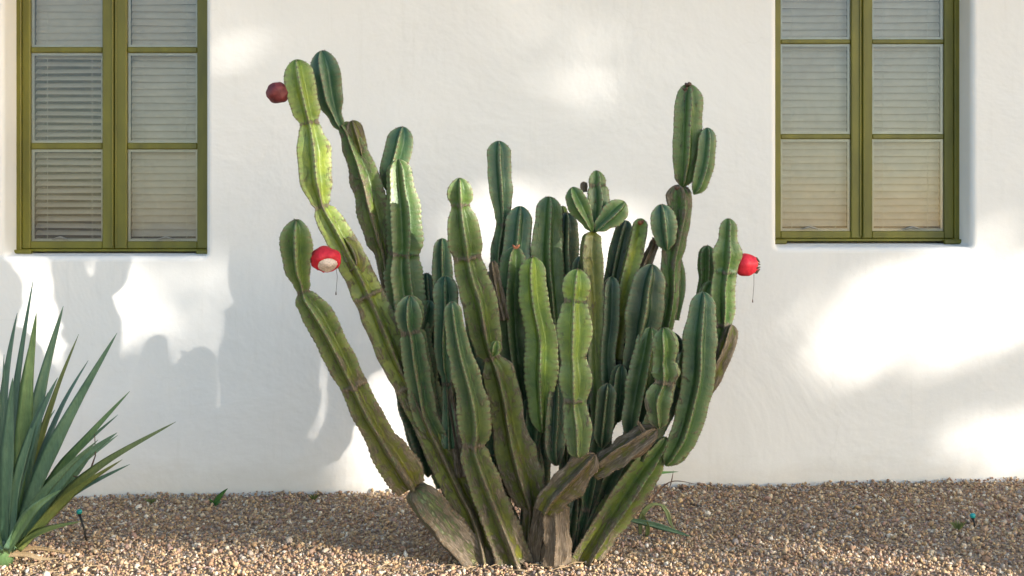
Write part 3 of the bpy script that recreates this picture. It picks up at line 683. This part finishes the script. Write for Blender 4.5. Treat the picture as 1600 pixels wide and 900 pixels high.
# -- fruit
def fruit_skin(name, c1, c2):
    m, t, b = mat(name)
    n = noise_tex(t, 35, 4, 0.6, 0.5)
    r = ramp(t, n.outputs[0], [(0.35, c1), (0.7, c2)])
    t.links.new(r.outputs[0], b.inputs['Base Color']); b.inputs['Roughness'].default_value = 0.6
    bump(t, b, n.outputs[0], .7, .006)
    return m
m_red = fruit_skin('red_fruit_skin', (0.50, 0.010, 0.022), (0.72, 0.022, 0.045))
m_mar = fruit_skin('maroon_fruit_skin', (0.10, 0.012, 0.015), (0.20, 0.035, 0.035))
m_pulp = simple('seedy_white_pulp', (0.62, 0.50, 0.42), 0.5, 0.35, 140, .003)
m_dryf = simple('dried_flower', (0.09, 0.05, 0.03), 0.8, 0.4, 60, .002)
def fruit(px, py, hx, hy, dd, m, split=None, axis=0.0, label=None, thread=None, dark_end=None):
    Y = CY - dd; sc_ = (Y + CD) / F; c = at(px, py, Y); mb = MB(); nu, nv = 28, 18; vs = []
    ry = (hx + hy) / 2 * sc_
    sdir = Vector(split).normalized() if split else None
    for i in range(nv + 1):
        for j in range(nu):
            la = math.pi * i / nv; lo = 2 * math.pi * j / nu
            d = Vector((math.cos(la), math.sin(la) * math.cos(lo), math.sin(la) * math.sin(lo)))
            k = 1 + 0.13 * noise.noise(d * 1.9 + Vector((px, 0, 0))) - 0.05 * abs(d.x) ** 6
            if sdir:
                q = d.dot(sdir)
                if q > .76: k *= 0.66
                elif q > .66: k *= 1.05
            x = d.x * hx * sc_ * k; z = d.z * hy * sc_ * k
            ca, sa = math.cos(axis), math.sin(axis)
            vs.append(c + Vector((x * ca - z * sa, d.y * ry * k, x * sa + z * ca)))
    mb.add(vs, [(i * nu + j, i * nu + (j + 1) % nu, (i + 1) * nu + (j + 1) % nu, (i + 1) * nu + j) for i in range(nv) for j in range(nu)])
    f = mb.build('fruit', m, cactus, smooth=True); f['label'] = label
    if sdir:
        mp = MB(); vs = []
        a = sdir.orthogonal().normalized(); b2 = sdir.cross(a)
        for i in range(8):
            for j in range(18):
                r = i / 7 * .66; th = 2 * math.pi * j / 18
                dir_ = (sdir * math.sqrt(1 - r * r) + (a * math.cos(th) + b2 * math.sin(th)) * r)
                k = (.95 + 0.025 * noise.noise(dir_ * 9)) * (1 + 0.13 * noise.noise(dir_ * 1.9 + Vector((px, 0, 0))))
                x = dir_.x * hx * sc_ * k; z = dir_.z * hy * sc_ * k
                ca, sa = math.cos(axis), math.sin(axis)
                vs.append(c + Vector((x * ca - z * sa, dir_.y * ry * k, x * sa + z * ca)))
        mp.add(vs, [(i * 18 + j, i * 18 + (j + 1) % 18, (i + 1) * 18 + (j + 1) % 18, (i + 1) * 18 + j) for i in range(7) for j in range(18)])
        mp.build('pulp', m_pulp, f, smooth=True)
    if dark_end:
        e = at(dark_end[0], dark_end[1], Y); mk = MB()
        for k in range(11):
            a = 2 * math.pi * k / 11; o = Vector((0, math.cos(a), math.sin(a))) * 10 * sc_
            mk.tube([e - Vector((5 * sc_, 0, 0)) + o, e + o * 1.15 + Vector((1 * sc_, 0, 0)), e + o * .7 + Vector((5 * sc_, 0, 0))], [.006, .006, .003], 5)
        mk.build('dried_calyx', m_dryf, f)
    if thread:
        p = [at(x, y, Y - .01) for x, y in thread]
        q = MB(); q.tube(p, .0011, 5); q.tube([p[-1] + Vector((0, 0, .006)), p[-1] - Vector((0, 0, .008))], [.0022, .0035], 6)
        q.build('dried_style', m_dryf, f)
    return f
fruit(434, 145, 18.5, 16.5, .13, m_mar, label='dull maroon fruit at the top left stem')
fruit(508, 405, 25, 20, .36, m_red, split=(.34, -.74, -.56), axis=-.05, label='split red fruit showing pale pulp, at the left stem', thread=[(524, 412), (527, 432), (525, 458)])
fruit(1165, 414, 20, 17.5, -.02, m_red, label='red fruit with a dry dark end, at the right stem', thread=[(1178, 420), (1178, 445), (1176, 470)], dark_end=(1181, 415))
# scarred flower remains
def remains(px, py, dd, s, m):
    mb = MB(); c = at(px, py, CY - dd)
    for k in range(7):
        a = random.uniform(0, 6.28); l = random.uniform(.5, 1) * s
        mb.tube([c, c + Vector((math.cos(a) * l * .5, math.sin(a) * l * .5 - l * .2, l * .4)), c + Vector((math.cos(a) * l * .8, math.sin(a) * l * .6, l * .75))], [s * .3, s * .28, s * .1], 5)
    return mb.build('flower_remains', m, cactus)
m_rust = simple('rusty_flower_scar', (0.36, 0.13, 0.06), .7, .5, 70, .002)
remains(806, 388, -.02, .025, m_rust); remains(1000, 350, -.06, .028, m_rust); remains(1024, 378, .0, .03, m_dryf); remains(1057, 296, .04, .02, m_dryf)
remains(1075, 136, .0, .032, m_dryf); remains(1070, 141, .05, .02, m_dryf); remains(1140, 520, .0, .03, m_rust)

# ------------------------------------------------------------------ spiky rosette plant at the left
def leaf_mat(name, c_lo, c_hi):
    m, t, b = mat(name)
    n = noise_tex(t, 6, 4, .6, .2); n2 = noise_tex(t, 130, 3, .6, stretch=(1, 1, .12))
    r = ramp(t, n.outputs[0], [(0.3, c_lo), (0.7, c_hi)])
    v = ramp(t, n2.outputs[0], [(0.3, (.8, .82, .8)), (.7, (1.2, 1.18, 1.15))])
    c = mix(t, 1.0, r.outputs[0], v.outputs[0], 'MULTIPLY')
    t.links.new(c, b.inputs['Base Color']); b.inputs['Roughness'].default_value = .42
    bump(t, b, n2.outputs[0], .4, .001)
    return m
m_lb = leaf_mat('blue_green_blade', (0.055, 0.120, 0.080), (0.115, 0.20, 0.125))
m_lg = leaf_mat('fresh_green_blade', (0.07, 0.14, 0.055), (0.15, 0.24, 0.10))
m_lo = leaf_mat('old_olive_blade', (0.085, 0.12, 0.035), (0.15, 0.18, 0.055))
m_ld = leaf_mat('dead_tan_blade', (0.26, 0.18, 0.10), (0.42, 0.31, 0.19))
AY = -1.50
ab = at(4, 862, AY)
agave = empty('yucca', (ab.x, AY, ground_z(ab.x, AY)), 'spiky blue-green yucca rosette cut by the left edge of the photo', 'plant')
def blade(pts, d0, d1, hw, m, name='leaf', roll=None, parent=None, base=AY, thick=.0035, keel=.35):
    P = []
    L = len(pts)
    for i, (x, y) in enumerate(pts): P.append(np.array(at(x, y, base - (d0 + (d1 - d0) * i / (L - 1)))))
    S, _ = cr_spline(np.array(P), 9); k = len(S)
    sc_ = (base + CD) / F; mb = MB(); vs = []
    tang = np.gradient(S, axis=0); tang /= np.linalg.norm(tang, axis=1)[:, None]
    rl = roll if roll is not None else random.uniform(-.7, .7)
    for i in range(k):
        u = i / (k - 1)
        wv = hw * sc_ * (0.72 + 0.55 * math.sin(math.pi * min(1, u * 1.15)) if u < .45 else (1 - (u - .45) / .55) ** .85 * 1.266) 
        wv = max(wv, .0008)
        a = np.array([0, -1.0, 0.0]); tn = tang[i]
        a = a - tn * a.dot(tn); a /= np.linalg.norm(a); b = np.cross(tn, a)
        side = b * math.cos(rl) + a * math.sin(rl); nor = -b * math.sin(rl) + a * math.cos(rl)
        c = S[i]
        tk = thick * (1 - u * .7)
        for (s_, h_) in ((-1, keel), (-.5, keel * .28), (0, 0), (.5, keel * .28), (1, keel)):
            vs.append(c + side * wv * s_ + nor * wv * h_)
        for (s_, h_) in ((.5, keel * .28), (0, 0), (-.5, keel * .28)):
            vs.append(c + side * wv * s_ * .95 + nor * (wv * h_ - tk))
    fs = [(i * 8 + j, i * 8 + (j + 1) % 8, (i + 1) * 8 + (j + 1) % 8, (i + 1) * 8 + j) for i in range(k - 1) for j in range(8)]
    fs += [tuple(range(8)), tuple((k - 1) * 8 + j for j in range(8))]
    mb.add(vs, fs)
    return mb.build(name, m, parent, smooth=True)
BL = [([(14, 852), (18, 700), (30, 580), (52, 437)], -.05, -.08, 10, m_lb),
      ([(2, 850), (4, 700), (12, 585), (27, 489)], .02, .05, 13, m_lb),
      ([(16, 848), (34, 700), (44, 590), (57, 488)], .06, .12, 13, m_lg),
      ([(22, 846), (46, 700), (68, 590), (99, 478)], .02, .0, 13, m_lb),
      ([(24, 840), (55, 715), (88, 610), (123, 522)], -.08, -.15, 6, m_lo),
      ([(22, 842), (60, 730), (98, 635), (138, 563)], -.02, -.05, 9, m_lb),
      ([(24, 846), (68, 730), (118, 632), (183, 520)], .06, .15, 12, m_lb),
      ([(28, 848), (82, 750), (140, 680), (203, 611)], -.04, -.08, 9, m_lg),
      ([(28, 852), (80, 770), (130, 715), (183, 676)], .05, .12, 11, m_lb),
      ([(30, 856), (95, 782), (165, 722), (275, 659)], .02, .06, 10, m_lo),
      ([(28, 860), (80, 800), (125, 760), (191, 718)], .10, .2, 9, m_lo),
      ([(26, 858), (60, 808), (95, 770), (150, 700)], -.05, -.1, 12, m_lb),
      ([(18, 862), (50, 838), (85, 824), (126, 815)], .10, .2, 7, m_lo),
      ([(10, 848), (34, 740), (60, 660), (90, 590)], .10, .2, 13, m_lb),
      ([(6, 852), (12, 740), (16, 660), (20, 590)], .12, .22, 14, m_lb),
      ([(12, 850), (30, 770), (52, 700), (86, 640)], -.1, -.2, 12, m_lg),
      ([(12, 862), (36, 820), (60, 790), (96, 765)], .14, .3, 11, m_lg),
      ([(4, 858), (2, 760), (-4, 650), (-16, 540)], .05, .1, 14, m_lb),
      ([(0, 858), (-10, 760), (-34, 640), (-70, 520)], .02, .0, 13, m_lb),
      ([(-4, 858), (-30, 770), (-70, 680), (-120, 590)], .05, .1, 13, m_lb),
      ([(-6, 862), (-50, 790), (-105, 730), (-170, 670)], .0, -.05, 12, m_lo),
      ([(-8, 866), (-60, 820), (-120, 780), (-200, 750)], .05, .1, 12, m_lb),
      ([(2, 864), (-14, 800), (-40, 700), (-60, 640)], .12, .3, 13, m_lg),
      ([(4, 862), (0, 780), (-2, 700), (4, 620)], -.1, -.25, 13, m_lb),
      ([(-2, 868), (-60, 850), (-110, 835), (-160, 838)], .05, .15, 10, m_lo)]
rnd = random.Random(5)
for k in range(22):
    ang = rnd.uniform(-70, 62); ln_ = rnd.uniform(250, 380) * (1 - abs(ang) / 190)
    tx = 4 + math.sin(R(ang)) * ln_; ty = 856 - math.cos(R(ang)) * ln_
    if tx > 60 and ty < 640: ty += 70
    BL.append(([(4 + rnd.uniform(-10, 22), 858), (4 + (tx - 4) * .3, 856 + (ty - 856) * .38), (4 + (tx - 4) * .64, 856 + (ty - 856) * .72), (tx, ty)], rnd.uniform(-.15, .15), rnd.uniform(-.35, .35), rnd.uniform(6, 9), rnd.choice((m_lb, m_lb, m_lg))))
for pts, a, b_, hw, m in BL: blade(pts, a, b_, hw * .72, m, parent=agave)
for pts in ([(10, 866), (50, 856), (86, 860), (112, 866)], [(6, 868), (40, 866), (66, 873), (92, 872)]):
    blade(pts, .03, .06, 3.2, m_ld, name='dead_leaf', parent=agave)
mbt = MB(); mbt.tube([at(148, 678, AY), at(149, 712, AY), at(142, 732, AY), at(124, 747, AY), at(110, 742, AY)], [.0015, .003, .0045, .005, .002], 6)
mbt.build('dried_leaf_curl', m_dryf, agave, smooth=True)
cb = MB(); cb.tube([at(2, 880, AY), at(6, 858, AY), at(12, 835, AY), at(18, 815, AY)], [.05, .055, .045, .02], 12); cb.build('crown_base', m_lg, agave, smooth=True)

# ------------------------------------------------------------------ sprinklers
m_teal = simple('teal_plastic', (0.01, 0.30, 0.30), .4, .15, 30); m_black = simple('black_plastic', (.012, .012, .012), .5, .2, 30)
def on_ground(px, py):
    # follow the line of sight down to the gravel
    for k in range(500):
        Y = -2.3 + k * .0046; p = at(px, py, Y)
        if p.z <= ground_z(p.x, Y) + .006: return Vector((p.x, Y, ground_z(p.x, Y)))
    return Vector((at(px, py, -.03).x, -.03, ground_z(at(px, py, -.03).x, -.03)))
def sprinkler(foot, top, label):
    g = on_ground(*foot); t_ = at(top[0], top[1], g.y)
    r = empty('sprinkler', g, label, 'sprinkler', 'garden sprinklers with teal caps')
    midp = (g + t_) / 2 + Vector((.004, 0, 0))
    MB().tube([g - Vector((0, 0, .03)), midp, t_], [.006, .0055, .006], 8).build('riser', m_black, r, smooth=True)
    MB().tube([t_ - Vector((0, 0, .004)), t_ + Vector((0, 0, .004))], [.008, .010], 10).build('collar', m_black, r)
    MB().tube([t_ + Vector((0, 0, .0045)), t_ + Vector((-.001, 0, .018)), t_ + Vector((-.002, 0, .026))], [.013, .015, .009], 12).build('cap', m_teal, r, smooth=True)
sprinkler((137, 848), (124, 804), 'teal-capped sprinkler on a leaning black riser, in the gravel by the yucca')
sprinkler((1523, 824), (1520, 810), 'short teal-capped sprinkler in the gravel at the right, beside a small weed')

# ------------------------------------------------------------------ small plants and litter
def tuft(px, py, items, label, m, cat='plant', name='seedling'):
    g = on_ground(px, py); r = empty(name, g, label, cat)
    for pts, hw in items:
        blade([(px + a, py + b_) for a, b_ in pts], 0, 0.02, hw, m, parent=r, base=g.y, thick=.001)
    return r
m_wd = leaf_mat('weed_green', (0.03, 0.10, 0.02), (0.06, 0.16, 0.035))
m_wg = leaf_mat('pale_weed', (0.10, 0.14, 0.05), (0.16, 0.19, 0.08))
tuft(334, 790, [([(0, 0), (6, -10), (14, -20), (22, -27)], 3.2), ([(0, 0), (-2, -5), (-4, -8), (-8, -11)], 2.4), ([(1, 0), (5, -3), (8, -5), (12, -6)], 2.2)], 'small dark green sprout in the gravel against the wall below the left window', m_wd, name='seedling')
tuft(1497, 830, [([(0, 0), (a * .3, -6), (a * .7, -12), (a, -16 - 3 * math.sin(a))], 1.8) for a in (-14, -9, -4, 1, 6, 10, 14)], 'small green weed beside the right sprinkler', m_wg, name='weed')
tuft(490, 782, [([(0, 0), (a * .3, -4), (a * .7, -8), (a, -10)], 1.2) for a in (-10, -5, 0, 5, 9)], 'tiny dry weed in the gravel at the wall, left of the cactus', m_lo, name='weed')
tuft(236, 788, [([(0, 0), (a * .3, -4), (a * .7, -8), (a, -9)], 1.4) for a in (-12, -5, 0, 5, 9)], 'tiny grey weed at the wall beside the yucca', m_wg, name='weed')
# strap-leaved plant just right of the cactus foot
g = on_ground(1000, 838)
r = empty('strap_leaf_plant', g, 'thin dark strap-leaved plant sprawling in the gravel right of the cactus base', 'plant')
for pts, hw, m, dd in (([(985, 812), (1020, 819), (1055, 830), (1088, 842)], 4.0, m_lb, .02), ([(1000, 835), (1003, 805), (1020, 788), (1044, 792)], 3.2, m_wg, .0), ([(1034, 790), (1042, 800), (1048, 818), (1056, 828)], 3.0, m_wg, -.02),
                      ([(1010, 845), (1012, 825), (1008, 812), (1002, 800)], 3.0, m_lo, .02), ([(1000, 740), (1020, 739), (1040, 738), (1060, 737)], 2.2, m_wd, -.2), ([(1000, 812), (1022, 776), (1050, 752), (1094, 758)], 1.3, m_dryf, -.25), ([(1046, 762), (1049, 752), (1051, 742), (1052, 735)], .8, m_dryf, -.22)):
    blade(pts, dd, dd, hw, m, parent=r, base=g.y, thick=.0012)
rr_ = MB()
for k, rad in enumerate((34, 26, 18)):
    c = on_ground(985, 838)
    pts = []
    for j in range(13):
        a = R(-10 + 200 * j / 12); x = c.x + math.cos(a) * rad / 330; y = c.y + .12 + math.sin(a) * rad / 190 * .9
        pts.append((x, y, ground_z(x, y) + .012 + .004 * k))
    rr_.tube(pts, .0035, 5)
lo_ = rr_.build('dry_leaf_coil', m_ld, smooth=True); tag(lo_, 'curled tan dry leaves in rings on the gravel at the right foot of the cactus', 'dead leaves')
# dry twigs and bits about the base: each a thing too small to name, one litter patch
tw = MB()
for k in range(150):
    x = random.gauss(.0, .45); y = CY - random.uniform(-.25, .22)
    if k > 100: x = random.gauss(-2.2, .25); y = AY - random.uniform(-.1, .25)
    a = random.uniform(0, 6.28); l = random.uniform(.02, .07); z = ground_z(x, y) + .014
    dx, dy = math.cos(a) * l, math.sin(a) * l
    tw.tube([(x - dx, y - dy, z), (x + random.uniform(-.005, .005), y, z + .006), (x + dx, y + dy, z + random.uniform(-.006, .008))], [.0012, .0028, .0012], 5)
to = tw.build('twig_litter', m_ld); tag(to, 'dry twigs and leaf bits scattered on the gravel round the plants', 'litter', kind='stuff')

# ------------------------------------------------------------------ tree that shades the wall (stands behind and to the right of the viewer)
def lit(x, z):
    """how much sun the tree lets through to wall point x,z (metres)"""
    px = 800 + x * F / CD; py = HZ + (CH - z) * F / CD
    def blob(cx, cy, rx, ry, p=2.0):
        return max(0, 1 - (((px - cx) / rx) ** 2 + ((py - cy) / ry) ** 2) ** (p / 2))
    v = 0.0
    for b_ in ((980, 95, 84, 104), (838, 158, 82, 68), (815, 18, 120, 76), (365, 65, 125, 110), (1595, 215, 80, 60), (1265, 15, 80, 60), (135, 238, 80, 40), (195, 210, 45, 75)):
        v = max(v, 1.2 * blob(*b_))
    for b_ in ((850, 375, 280, 120), (300, 470, 155, 125), (30, 480, 200, 130), (1440, 520, 240, 140), (1600, 430, 220, 110), (1560, 690, 240, 90), (605, 700, 215, 205), (250, 660, 110, 115), (470, 540, 60, 60), (-10, 350, 70, 80), (1290, 560, 120, 80)):
        v = max(v, 2.0 * blob(*b_))
    # diagonal bough shadow low on the right
    dq = abs((py - (700 - (px - 1180) * .33)) ) / 62
    if px > 1150 and dq < 1: v *= 0.05 + .95 * dq
    nb = noise.noise(Vector((x * 2.1, z * 2.6, 4.7))) + .5 * noise.noise(Vector((x * 4.6, z * 5.2, 1.3)))
    if px > 1120 and py > 260: v = v * 1.05 - max(0, nb) * 1.1 + (0.30 if nb < -.32 else 0)
    if z < -.38: v = max(v, min(1, (-.38 - z) * 8))
    return min(1, v)
m_leaf = simple('tree_leaf', (.05, .09, .03), .5, .3, 3); m_bark = simple('tree_bark', (.14, .10, .07), .9, .3, 14, .02)
tp = Vector((0.2, 0, 0)) + to_sun * 26; tp.z = 0
tree = empty('shade_tree', (tp.x, tp.y, 0), 'broad leafy tree far behind the viewer that throws dappled shade on the wall', 'tree')
tb = MB(); tb.tube([tp + Vector((0, 0, -.2)), tp + Vector((.05, 0, 1)), tp + Vector((-.05, .1, 2.9)), tp + Vector((.1, 0, 5.2))], [.38, .28, .24, .18], 12)
lv = []; lf = []
for k in range(8):
    a = k * 2.4; e = tp + Vector((math.cos(a) * 2.6, math.sin(a) * 2.0, 8.0 + random.uniform(0, 1.6)))
    tb.tube([tp + Vector((0, 0, 4.6)), (tp + Vector((0, 0, 5.2))).lerp(e, .5), e], [.12, .06, .02], 7)
tb.build('trunk', m_bark, tree, smooth=True)
cnt = 0; cl = []
while cnt < 5200:
    x = random.uniform(-5.5, 5.5); z = random.uniform(-.7, 3.9)
    if random.random() < lit(x, z): continue
    tt_ = random.uniform(23, 29)
    c = Vector((x, 0, z)) + to_sun * tt_; cnt += 1
    for j in range(17):
        o = Vector((random.gauss(0, .16), random.gauss(0, .16), random.gauss(0, .12)))
        p = c + o; q = p - to_sun * tt_
        if random.random() < lit(q.x, q.z): continue
        a = Vector((random.gauss(0, 1), random.gauss(0, 1), random.gauss(0, 1))).normalized(); b_ = a.orthogonal().normalized()
        l, w_ = random.uniform(.07, .11), random.uniform(.03, .045); n0 = len(lv)
        lv += [tuple(p - a * l), tuple(p + b_ * w_), tuple(p + a * l), tuple(p - b_ * w_)]; lf.append((n0, n0 + 1, n0 + 2, n0 + 3))
lm = MB(); lm.v = lv; lm.f = lf
lo_ = lm.build('crown', m_leaf, tree); lo_['kind'] = 'stuff'
